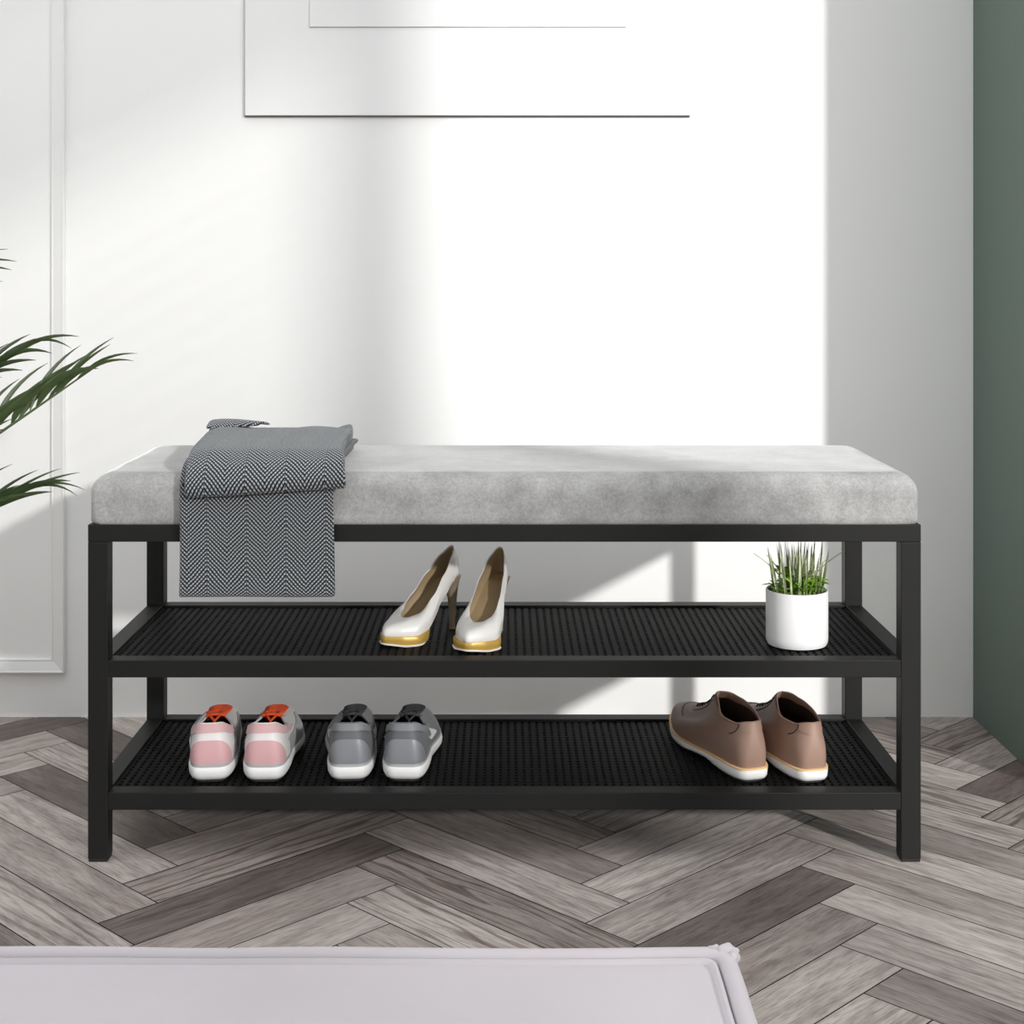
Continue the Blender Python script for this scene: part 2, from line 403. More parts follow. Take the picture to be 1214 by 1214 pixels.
# ------------------------------------------------------------------ the throw
def throw():
    t = thing('throw_blanket', 'charcoal and white herringbone throw folded over the left end of the bench seat', 'blanket', (-.32, .1, .5125))
    inv = Matrix.Translation((.32, -.1, -.5125))
    def sheet(name, path, xl, xr, thick, zfun, nv=46, nu=34):
        # path: list of (y,z); resample by arc length
        P = [Vector(p) for p in path]; acc = [0]
        for a, b in zip(P, P[1:]): acc.append(acc[-1]+(b-a).length)
        def pt(s):
            for i in range(len(P)-1):
                if s <= acc[i+1]+1e-9:
                    f = (s-acc[i])/(acc[i+1]-acc[i])
                    p0 = P[max(i-1, 0)]; p1 = P[i]; p2 = P[i+1]; p3 = P[min(i+2, len(P)-1)]
                    return .5*((2*p1)+(p2-p0)*f+(2*p0-5*p1+4*p2-p3)*f*f+(3*p1-p0-3*p2+p3)*f**3)
            return P[-1]
        bm = bmesh.new(); uvl = bm.loops.layers.uv.new('UVMap'); V = []
        for j in range(nv+1):
            s = acc[-1]*j/nv; q = pt(s); row = []
            for i in range(nu+1):
                u = i/nu; x = lerp(xl(j/nv), xr(j/nv), u)
                d = zfun(u, j/nv)
                row.append((bm.verts.new(inv @ Vector((x, q.x+d[0], q.y+d[1]))), x, s))
            V.append(row)
        for a, b in zip(V, V[1:]):
            for i in range(nu):
                q = (a[i], a[i+1], b[i+1], b[i]); f = bm.faces.new([v[0] for v in q])
                for lp, v in zip(f.loops, q): lp[uvl].uv = (v[1], v[2])
        me = bpy.data.meshes.new(name); bm.to_mesh(me); bm.free(); o = bpy.data.objects.new(name, me); C.objects.link(o); o.parent = t
        me.materials.append(M['wool'])
        for p in me.polygons: p.use_smooth = True
        solidify(o, thick, 0); subsurf(o, 1)
        return o
    h1 = .006
    zc = .5125
    lower = [(.27, zc+h1+.001), (.18, zc+h1+.001), (.09, zc+h1+.001), (.03, zc+h1), (.010, zc+h1-.003), (-.004, zc-.008), (-.009, zc-.024), (-.0098, .47), (-.0100, .44), (-.0095, .40), (-.0095, .352)]
    sheet('hanging_layer', lower, lambda v: lerp(-.424, -.4285, v)+.0015*math.sin(v*9), lambda v: lerp(-.226, -.2235, v)+.0014*math.sin(v*7+1), .011,
          lambda u, v: (.0012*math.sin(u*8+v*5)*v, .001*math.sin(u*5+1)*(1-v)))
    up = [(.272, zc+.020), (.262, zc+.026), (.20, zc+.0285), (.12, zc+.0275), (.05, zc+.0265), (.012, zc+.023), (-.012, zc+.010), (-.022, zc-.004), (-.0245, zc-.014), (-.0225, zc-.0200), (-.0195, zc-.017)]
    def zf(u, v):
        slant = sst(v, .72, 1)*(.013*(u-.35))
        wob = .0022*math.sin(u*7+1)*(1-v)+.003*math.sin(u*11+v*4)*(1-v)**2
        cor = .012*max(0, 1-((u-.02)**2+(v-.02)**2)/.02)+.006*max(0, 1-((u-1)**2+(v-.03)**2)/.01)
        edge = -.009*(1-sst(u, 0, .07))*(1-sst(v, .8, 1))
        return (-.002*math.sin(u*6)*v+.016*(1-v)*math.sin(u*3.1)*.4, slant+max(0, wob)+cor+edge*.6)
    sheet('folded_layer', up, lambda v: lerp(-.437, -.4185, sst(v, 0, .8))+.002*math.sin(v*8), lambda v: lerp(-.2275, -.2085, v)+.0022*math.sin(v*8), .0155, zf, 54, 40)
    # the middle layers between the two, seen at the fold's left side
    mid = [(.262, zc+.015), (.20, zc+.0165), (.10, zc+.0165), (.03, zc+.015), (.006, zc+.009), (-.008, zc-.003), (-.0135, zc-.013)]
    sheet('inner_layer', mid, lambda v: -.4265, lambda v: -.217, .007, lambda u, v: (0, 0), 30, 20)
    # turned-up corner at the back left
    bm = bmesh.new(); pts = []
    rows = []
    for j in range(7):
        v = j/6; row = []
        for i in range(13):
            u = i/12
            x = -.436+u*.088*(1-.2*v); y = .262-v*.055*(1-u*.7)+.0*u; z = zc+.0375+.0105*math.sin(PI*(.15+.5*u))*(1-v)*(1-u)*1.2+.0035*math.sin(v*PI)+.001
            row.append(inv @ Vector((x, y, z)))
        rows.append(row)
    bm, vs = grid_mesh(rows); uvl = bm.loops.layers.uv.new('UVMap')
    for f in bm.faces:
        for lp in f.loops: lp[uvl].uv = (lp.vert.co.x, lp.vert.co.y)
    o = obj('turned_corner', bm, M['wool'], t, True, 60); solidify(o, .004, 0); subsurf(o, 1)
throw()

# ------------------------------------------------------------------ shoes
NT, MT = 72, 16
class Last:
    """outer surface of a shoe upper, theta 0 = back of heel, pi = toe; +x is the side of theta pi/2; t 0 = sole, 1 = rim"""
    def __init__(s, **k): s.ph = 0; s.by = .5; s.__dict__.update(k)
    def foot(s, th, grow=0, z=None, y0=None):
        c, sn = math.cos(th), math.sin(th); a = s.y0 if y0 is None else y0
        c2 = math.copysign(abs(c)**(s.p if c > 0 else getattr(s, 'pt', s.p)), c); s2 = math.copysign(abs(sn)**s.q, sn)
        y = a+(s.L-a)/2*(((1-c)**s.ph) if (c > 0 and s.ph) else (1-c2)) - grow*(c2 if not (c > 0 and s.ph) else c**.35)
        x = (table(s.W, y)+grow)*s2 + table(s.cen, y)
        return Vector((x, y, s.zb(y) if z is None else z))
    def rim(s, th):
        c, sn = math.cos(th), math.sin(th)
        y = s.ya+(s.yb-s.ya)/2*(1-c)
        x = table(s.WO, y)*math.copysign(abs(sn)**s.qo, sn)+table(s.cen, y)
        return Vector((x, y, table(s.ZO, y)))
    def S(s, th, t):
        F = s.foot(th); O = s.rim(th); f = sst((1-math.cos(th))/2, s.f0, s.f1)
        out = Vector((F.x-table(s.cen, F.y), 0, 0)); out = out.normalized() if out.length > 1e-6 else out
        back = -math.cos(th)
        outw = Vector((math.sin(th), back, 0))
        H = O.z-F.z
        P1 = F+Vector((0, 0, lerp(.5*H, s.toeH, f)))+outw*lerp(s.bulge, .002, f)
        A = O+outw*s.bulge*.7-Vector((0, 0, .3*H))
        B = Vector((lerp(O.x, F.x, .62), lerp(O.y, F.y, s.by), O.z-s.drop*H))
        P2 = A.lerp(B, f)
        u = 1-t
        return F*u**3+P1*3*u*u*t+P2*3*u*t*t+O*t**3
    def n(s, th, t):
        e = 1e-3
        t0, t1 = max(0, t-e), min(1, t+e)
        v = (s.S(th+e, t)-s.S(th-e, t)).cross(s.S(th, t1)-s.S(th, t0))
        return v.normalized() if v.length > 1e-12 else Vector((0, 0, 1))
    def P(s, th, t, off=0): return s.S(th, t)+s.n(th, t)*off
def loft(rings, cap0=False, cap1=False):
    bm, vs = grid_mesh(rings, True)
    if cap0: cap_ring(bm, vs[0])
    if cap1: cap_ring(bm, vs[-1])
    return bm
TH = [2*PI*i/NT for i in range(NT)]
def upper_parts(s, par, m_up, m_in, th_=.0022, insole=None):
    outer = [[s.P(a, j/MT) for a in TH] for j in range(MT+1)]
    rimr = [[s.P(a, 1, -th_*.5)+Vector((0, 0, th_*.45)) for a in TH], [s.P(a, 1, -th_) for a in TH], [s.P(a, .93, -th_) for a in TH]]
    obj('upper', loft(outer+rimr), m_up, par, True, 60)
    inner = [[s.P(a, .95-.93*j/MT, -th_-.0004) for a in TH] for j in range(MT+1)]
    obj('lining', loft(inner, False, True), m_in, par, True, 50)
def patch(s, pts, off=.0006, thick=.0009):
    """pts: grid of (theta, t)"""
    outer = [[s.P(a, t, off+thick) for a, t in r] for r in pts]
    inner = [[s.P(a, t, -.0003) for a, t in r] for r in pts]
    bm, v1 = grid_mesh(outer); v2 = [[bm.verts.new(p) for p in r] for r in inner]
    R, K = len(pts), len(pts[0])
    per = [(0, k) for k in range(K)]+[(r, K-1) for r in range(1, R)]+[(R-1, k) for k in range(K-2, -1, -1)]+[(r, 0) for r in range(R-2, 0, -1)]
    for (a, b) in zip(per, per[1:]+per[:1]):
        try: bm.faces.new((v1[a[0]][a[1]], v2[a[0]][a[1]], v2[b[0]][b[1]], v1[b[0]][b[1]]))
        except ValueError: pass
    return bm
def dome(thm, tm, t0=0.0, nu=26, nv=9, pw=.5):
    return [[(-thm+2*thm*i/nu, t0+(tm-t0)*(max(.02, 1-abs(2*i/nu-1)**2.4)**pw)*j/nv) for i in range(nu+1)] for j in range(nv+1)]
def band(a0, a1, f0, f1, nu=40, nv=4):
    return [[(lerp(a0, a1, i/nu), lerp(f0(lerp(a0, a1, i/nu)), f1(lerp(a0, a1, i/nu)), j/nv)) for i in range(nu+1)] for j in range(nv+1)]

def sneaker_last(flip):
    spr = lambda y: .0215+.010*sst(y, .175, .25)-.003*sst(y, .03, .14)
    c = flip
    return Last(L=.240, y0=.004, p=.85, ph=1.62, q=.62, qo=.62, W=[(0, .0315), (.04, .0320), (.10, .0310), (.155, .0345), (.185, .0350), (.22, .0315), (.240, .027)],
                cen=[(0, 0), (.09, -.002*c), (.16, .004*c), (.240, -.004*c)], zb=spr, ya=.0085, yb=.112,
                WO=[(0, .0245), (.02, .0262), (.06, .0255), (.118, .0195)], ZO=[(0, .081), (.012, .0805), (.035, .070), (.06, .0615), (.09, .0605), (.112, .0635)],
                f0=.42, f1=.86, toeH=.024, bulge=.0035, drop=.48)
def sneaker(label, loc, rz, flip, style):
    P_ = style == 'pink'
    sh = thing('sneaker', label, 'shoe', loc, rz, None, .985)
    s = sneaker_last(flip)
    # cup sole: tread, midsole
    def zlow(y): return .003+.009*sst(y, .20, .27)+.001*sst(-y, -.02, 0)
    rings = []
    for g, k in ((-.003, 0), (.0005, .12), (.0030, .35), (.0036, .7), (.0028, .92), (.0012, 1.0), (-.004, 1.0)):
        r = []
        for a in TH:
            p = s.foot(a, g); p.z = lerp(zlow(p.y), s.zb(p.y)+.0008, k); r.append(p)
        rings.append(r)
    so = obj('sole', loft(rings, True, True), M['wsole'], sh, True, 50)
    rings = []
    for g, dz in ((-.006, 0), (-.004, 0), (-.0035, .0035)):
        r = []
        for a in TH:
            p = s.foot(a, g); p.z = max(0, zlow(p.y)-.003)+dz; r.append(p)
        rings.append(r)
    obj('tread', loft(rings, True, True), M['tread'], so, True, 40)
    upper_parts(s, sh, M['offwhite'] if P_ else M['grey'], M['linedark'])
    # foxing line just above the sole
    obj('sole_line', patch(s, band(-PI*.98, PI*.98, lambda a: 0, lambda a: .055, 90, 2), .0004, .0012), M['palegrey'], sh, True, 60)
    obj('heel_counter', patch(s, dome(.86, .56 if P_ else .58, .055, 32, 10), .0005, .0011), M['pinkcounter'] if P_ else M['greylight'], sh, True, 60)
    lo = lambda a: .60-.06*min(1, (a/1.1)**2) if P_ else .62-.10*min(1, (a/1.1)**2)
    if P_:
        obj('collar', patch(s, band(-1.9, 1.9, lambda a: .76-.05*min(1, abs(a)/1.5), lambda a: .995, 50, 5), .0004, .0014), M['pink'], sh, True, 60)
        obj('side_panel', patch(s, band(1.15, 2.45, lambda a: .06, lambda a: .62-.25*abs(a-1.8), 24, 5), .0003, .0008), M['palegrey'], sh, True, 60)
        obj('side_panel', patch(s, band(-2.45, -1.15, lambda a: .06, lambda a: .62-.25*abs(a+1.8), 24, 5), .0003, .0008), M['palegrey'], sh, True, 60)
    else:
        obj('collar', patch(s, band(-1.9, 1.9, lambda a: .80-.04*min(1, abs(a)/1.5), lambda a: .995, 50, 5), .0004, .0016), M['greycollar'], sh, True, 60)
        for sg in (-1, 1):               # curved side mark, hook towards the heel
            g = []
            for j in range(5):
                row = []
                for i in range(29):
                    u = i/28                                    # long thin tail sweeping down to a wide hook
                    a = lerp(1.70, 1.56, (u/.7)**.8) if u < .7 else lerp(1.56, 1.34, (u-.7)/.3)
                    tc = lerp(.74, .28, (u/.7)**1.2) if u < .7 else lerp(.28, .42, (u-.7)/.3)
                    wd = .03+.15*sst(u, .05, .6)*(1-sst(u, .75, 1.0)*.8)
                    row.append((sg*(a+wd*1.1*(j/4-.5)), tc+wd*.45*(j/4-.5)))
                g.append(row)
            obj('side_mark', patch(s, g, .0006, .0010), M['wsole'], sh, True, 60)
    # tongue
    rows = []
    for j in range(9):
        v = j/8; row = []
        for i in range(11):
            x = lerp(-.0150, .0150, i/10)*(1-.12*v)
            y = lerp(.136, .096, v); z = lerp(.0505, .0680, v**.85)-.0045*(x/.0185)**2+.001*math.sin(v*PI)
            row.append(Vector((x+table(s.cen, y), y, z)))
        rows.append(row)
    bm, _ = grid_mesh(rows); tg = obj('tongue', bm, M['orange'] if P_ else M['greydark'], sh, True, 60); solidify(tg, .0035, 0)
    # laces
    bm = bmesh.new(); hw = .42
    for k in range(5):
        t0 = .97-.085*k; t1 = t0-.07
        for sg in (-1, 1):
            pts = [s.P(PI+sg*hw*(1-2*u), lerp(t0, t1, u), .0024+.0012*math.sin(PI*u)+(.0008 if sg > 0 else 0)) for u in [i/8 for i in range(9)]]
            tube(bm, pts, .0021, 6, .7)
    top = s.rim(PI)
    # Y of lace ends lying over the mouth
    k0 = top+Vector((0, -.030, -.001))
    tube(bm, [k0+Vector((0, -.020, -.012)), k0+Vector((0, -.008, -.004)), k0], .0016, 6)
    for sg in (-1, 1):
        tube(bm, [k0, k0+Vector((sg*.006, .012, .0035)), k0+Vector((sg*.0130, .028, .0045))], .0018, 6)
    obj('laces', bm, M['orange'] if P_ else M['greydark'], sh, True, 60)
    # pull loop / centre strap at the mouth
    bm = bmesh.new(); pts = [Vector((0, .0105, .0785)), Vector((0, .007, .0855)), Vector((0, .012, .0875)), Vector((0, .016, .080))]
    return sh

ZSH = ZL-.0035+.0002
def sx(px, Y, z=ZL): return (px-CX)*(Y+CAMD)/F_PX
sneaker('left pink and white sneaker with orange laces at the left end of the lower shelf', (sx(249.5, .05), .043, ZSH), math.radians(6.5), -1, 'pink')
sneaker('right pink and white sneaker with orange laces, the one nearer the grey pair', (sx(313.5, .05), .043, ZSH), math.radians(2.0), 1, 'pink')
sneaker('left grey sneaker with white sole, its right side tucked against its mate', (sx(414, .05), .045, ZSH), math.radians(3.5), -1, 'grey')
sneaker('right grey sneaker, its white curved side mark facing the middle of the shelf', (sx(478.5, .05), .045, ZSH), math.radians(-2), 1, 'grey')

def oxford(label, loc, rz, flip):
    sh = thing('leather_shoe', label, 'shoe', loc, rz, None, 1.0)
    c = flip
    zb = lambda y: .0190+.007*sst(y, .20, .28)-.0035*sst(y, .04, .12)
    s = Last(L=.268, y0=.004, p=.84, ph=1.5, q=.68, qo=.85, W=[(0, .0300), (.03, .0305), (.10, .0295), (.17, .0345), (.20, .0352), (.24, .0325), (.268, .027)],
             cen=[(0, 0), (.09, -.002*c), (.17, .003*c), (.268, -.005*c)], zb=zb, ya=.0085, yb=.118,
             WO=[(0, .019), (.02, .0240), (.06, .0265), (.10, .018), (.118, .008)], ZO=[(0, .080), (.010, .080), (.026, .0755), (.05, .0770), (.085, .0900), (.108, .0945), (.118, .0935)],
             f0=.38, f1=.80, toeH=.040, bulge=.004, drop=.88, by=.30)
    zlow = lambda y: .0025+.007*sst(y, .20, .28)+.003*sst(y, .075, .10)*(1-sst(y, .12, .17))
    rings = []
    for g, k in ((-.003, 0), (.0003, .1), (.0024, .35), (.0030, .8), (.0026, 1.0), (-.004, 1.0)):
        r = []
        for a in TH:
            p = s.foot(a, g); p.z = lerp(zlow(p.y), s.zb(p.y)-.002, k); r.append(p)
        rings.append(r)
    so = obj('sole', loft(rings, True, True), M['wsole'], sh, True, 50)
    rings = []
    for g, dz in ((.0010, -.0021), (.0034, -.0017), (.0034, .0002), (.0010, .0008), (-.003, .0008)):
        r = []
        for a in TH:
            p = s.foot(a, g); p.z = s.zb(p.y)+dz; r.append(p)
        rings.append(r)
    obj('welt', loft(rings), M['welt'], sh, True, 50)
    rings = []
    for g, dz in ((-.006, 0), (-.0035, 0), (-.003, .003)):
        r = []
        for a in TH:
            p = s.foot(a, g); p.z = max(0, zlow(p.y)-.0025)+dz; r.append(p)
        rings.append(r)
    obj('tread', loft(rings, True, True), M['tread'], so, True, 40)
    upper_parts(s, sh, M['brown'], M['browninside'], .0024)
    # heel quarter: back panel with a rolled lip
    obj('heel_panel', patch(s, band(-.62, .62, lambda a: .70+.9*abs(a)**2*.35, lambda a: 1.0, 30, 4), .0002, .0009), M['brown'], sh, True, 60)
    # rolled edge round the mouth
    bm = bmesh.new(); tube(bm, [s.P(a, .985, .0002) for a in [.15+i*(2*PI-.3)/60 for i in range(61)]], .0011, 6)
    obj('mouth_binding', bm, M['brown'], sh, True, 60)
    for sg in (-1, 1):
        bm = bmesh.new(); tube(bm, [s.P(sg*lerp(.66, .98, u**2), lerp(.985, .66, u), .0006) for u in [i/10 for i in range(11)]], .0008, 5)
        obj('quarter_seam', bm, M['browninside'], sh, True, 60)
    # facing stays and laces
    for sg in (-1, 1):
        g = [[(PI+sg*lerp(.10, .62, j/4), lerp(.99, .60, i/12)) for i in range(13)] for j in range(5)]
        obj('facing', patch(s, g, .0004, .0012), M['brown'], sh, True, 60)
    bm = bmesh.new()
    for k in range(4):
        t0 = .95-.085*k
        for sg in (-1, 1):
            pts = [s.P(PI+sg*.36*(1-2*u), t0-.05*u, .0026+.0012*math.sin(PI*u)) for u in [i/8 for i in range(9)]]
            tube(bm, pts, .0012, 6)
    obj('laces', bm, M['browninside'], sh, True, 60)
    # toe stitching
    bm = bmesh.new(); tube(bm, [s.P(a, .42, .0004) for a in [PI-.95+i*1.9/24 for i in range(25)]], .0007, 5); obj('toe_seam', bm, M['browninside'], sh, True, 60)
    return sh
oxford('left taupe leather shoe with white sole and tan welt, its whole left side showing', (sx(896, .05), .047, ZSH), math.radians(17), -1)
oxford('right taupe leather shoe with white sole, its toe hidden behind its mate', (sx(966, .05), .043, ZSH), math.radians(12.5), 1)

def pump(label, loc, rz):
    sh = thing('high_heel_shoe', label, 'shoe', loc, rz, None, .80)
    ZB = [(0, .102), (.012, .1005), (.035, .092), (.062, .070), (.095, .040), (.122, .023), (.150, .0185), (.195, .021)]
    zb = lambda y: table(ZB, y)
    s = Last(L=.192, y0=.002, p=.86, q=.90, qo=.85, W=[(0, .021), (.03, .0235), (.075, .025), (.115, .037), (.145, .0425), (.170, .034), (.192, .020)],
             cen=[(0, 0), (.192, 0)], zb=zb, ya=.0155, yb=.143,
             WO=[(0, .012), (.02, .0185), (.06, .0225), (.11, .0275), (.143, .024)], ZO=[(0, .157), (.008, .157), (.03, .138), (.06, .108), (.095, .074), (.125, .049), (.143, .0435)],
             f0=.55, f1=.93, toeH=.017, bulge=.0045, drop=.12)
    upper_parts(s, sh, M['pump'], M['pumpin'], .0016)
    # thin sole following the arch, then platform and outsole
    rings = []
    for g, dz in ((-.004, -.0028), (-.0008, -.0026), (.0002, -.0006), (-.001, .0004), (-.005, .0004)):
        r = []
        for a in TH:
            p = s.foot(a, g); p.z = s.zb(p.y)+dz; r.append(p)
        rings.append(r)
    obj('sole', loft(rings, True, True), M['pump'], sh, True, 50)
    def low(y): return .0028+.004*sst(y, .165, .195)
    def plat(grow, f, y0=.088):
        r = []
        for a in TH:
            p = s.foot(a, grow, y0=y0); c = sst(p.y, .088, .120)
            p.z = lerp(lerp(zb(p.y)-.004, low(p.y), c), zb(p.y)-.0018, f); r.append(p)
        return r
    obj('platform', loft([plat(-.004, 0), plat(-.0006, .03), plat(.0004, .4), plat(.0002, .8), plat(-.0012, 1), plat(-.005, 1)], True, True), M['gold'], sh, True, 50)
    def outs(grow, dz):
        r = []
        for a in TH:
            p = s.foot(a, grow, y0=.104); p.z = low(p.y)-.0028+dz+.007*(1-sst(p.y, .100, .125)); r.append(p)
        return r
    obj('outsole', loft([outs(-.003, 0), outs(.0008, .0004), outs(.0014, .0018), outs(.0002, .0032), outs(-.004, .0032)], True, True), M['pump'], sh, True, 50)
    # slim heel
    rows = []
    for z, yc, ry, rx in ((.003, .0155, .0052, .0050), (.03, .0155, .0066, .0062), (.055, .0160, .0086, .0080), (.075, .0175, .0120, .0118), (.088, .0185, .0140, .0160), (.095, .0200, .0165, .0195), (.0985, .0205, .0172, .0205)):
        rows.append([Vector((rx*math.sin(a), yc-ry*math.cos(a), z-(.010*sst(yc-ry*math.cos(a), .018, .040)*sst(z, .06, .098)))) for a in [2*PI*i/24 for i in range(24)]])
    hl = obj('heel', loft(rows, True, True), M['pumpheel'], sh, True, 50)
    rows = [[Vector((r*math.sin(a), .0155-r*math.cos(a), z)) for a in [2*PI*i/20 for i in range(20)]] for z, r in ((0, .0046), (.0005, .0052), (.0030, .0054), (.0034, .0050))]
    obj('heel_tip', loft(rows, True, True), M['gold'], hl, True, 50)
    return sh
def place_pump(label, heel, toe):
    f = (Vector(toe)-Vector(heel)).normalized(); a = math.atan2(-f.x, f.y)
    o = Vector(toe)-f*.192*.80
    pump(label, (o.x, o.y, ZS-.0035+.0002), a)
place_pump('ivory high heel with gold platform, toe angled left, nearer the folded throw', (-.072, .195), (-.166, .083))
place_pump('ivory high heel with gold platform, toe pointing forward, nearer the white plant pot', (-.004, .187), (-.050, .046))

# ------------------------------------------------------------------ small pot plant
def leaf(bm, base, d, up, L, w, droop=0, n=6, fold=.15, tip=1.0):
    """tapered curved blade with a shallow V section"""
    d = Vector(d).normalized(); up = Vector(up); s = d.cross(up).normalized(); nrm = s.cross(d).normalized()
    rows = []
    for i in range(n+1):
        u = i/n; p = Vector(base)+d*L*u+Vector((0, 0, -droop*L*u*u))
        ww = w*(math.sin(PI*min(1, .12+.88*u)**tip))**.8+w*.03
        rows.append((bm.verts.new(p-s*ww), bm.verts.new(p-nrm*ww*fold), bm.verts.new(p+s*ww)))
    for a, b in zip(rows, rows[1:]):
        bm.faces.new((a[0], a[1], b[1], b[0])); bm.faces.new((a[1], a[2], b[2], b[1]))
def potted():
    r = .0427; X, Y = .4055, .1005; h = .0765
    t = thing('potted_plant', 'small white round pot of grassy green succulents on the upper shelf', 'plant', (X, Y, ZS-.0033))
    prof = [(0, .0), (r-.008, 0), (r-.0025, .0015), (r-.0004, .006), (r, .012), (r, h-.0015), (r-.0008, h), (r-.0022, h), (r-.003, h-.0015), (r-.003, h-.02), (0, h-.02)]
    rows = [[Vector((a*math.cos(q), a*math.sin(q), z)) for q in [2*PI*i/56 for i in range(56)]] for a, z in prof[1:-1]]
    bm, vs = grid_mesh(rows, True); bm.faces.new(vs[0]); bm.faces.new(vs[-1])
    obj('pot', bm, M['pot'], t, True, 40)
    rows = [[Vector((a*math.cos(q), a*math.sin(q), h-.0115+.002*noise.noise((a*90*math.cos(q), a*90*math.sin(q), 1)))) for q in [2*PI*i/40 for i in range(40)]] for a in (r-.0032, .028, .014, .003)]
    bm, vs = grid_mesh(rows, True); bm.faces.new(vs[-1]); obj('soil', bm, M['soil'], t, True, 60)
    rnd = random.Random(5); zt = h-.012
    bm = bmesh.new()
    for i in range(78):
        a = rnd.uniform(0, 2*PI); rr = rnd.uniform(0, .033); lean = rnd.uniform(.0, .16)
        L = rnd.uniform(.055, .0855)
        leaf(bm, (rr*math.cos(a), rr*math.sin(a), zt), (math.cos(a)*lean*(rr/.02+.2), math.sin(a)*lean*(rr/.02+.2), 1), (math.cos(a+1), math.sin(a+1), .1), L, rnd.uniform(.0012, .0024), 0, 5, .3)
    for a, L, b in ((PI+.1, .066, .75), (PI-.3, .060, .5), (.15, .066, .85), (-.3, .06, .5), (-PI*.6, .05, .5)):
        pts = [Vector((math.cos(a)*(.012+b*L*(u**1.6)), math.sin(a)*(.012+b*L*(u**1.6)), zt+L*.95*u**.8)) for u in [i/7 for i in range(8)]]
        tube(bm, pts, [.0016*(1-.75*i/7) for i in range(8)], 5)
    obj('grass_blades', bm, M['grass'], t, True, 60)
    bm = bmesh.new()
    for i in range(30):
        a = rnd.uniform(-PI, PI); rr = rnd.uniform(.010, .033)
        hh = rnd.uniform(.016, .044)*(1.25-rr/.06); lx = rnd.uniform(.2, .5)
        b0 = Vector((rr*.7*math.cos(a), rr*.7*math.sin(a), zt)); tp = Vector((rr*(1+lx*.4)*math.cos(a), rr*(1+lx*.4)*math.sin(a), zt+hh))
        tube(bm, [b0, b0.lerp(tp, .5)+Vector((0, 0, .002)), tp], .0008, 5)
        for k in range(9):
            q = rnd.uniform(0, 2*PI); f = rnd.uniform(.45, 1)
            leaf(bm, b0.lerp(tp, f), (math.cos(q), math.sin(q), rnd.uniform(-.1, 1.1)), (0, 0, 1), rnd.uniform(.011, .020), rnd.uniform(.0030, .0048), .2, 4, .25, 1.3)
    obj('leafy_stems', bm, M['succ'], t, True, 60)
potted()

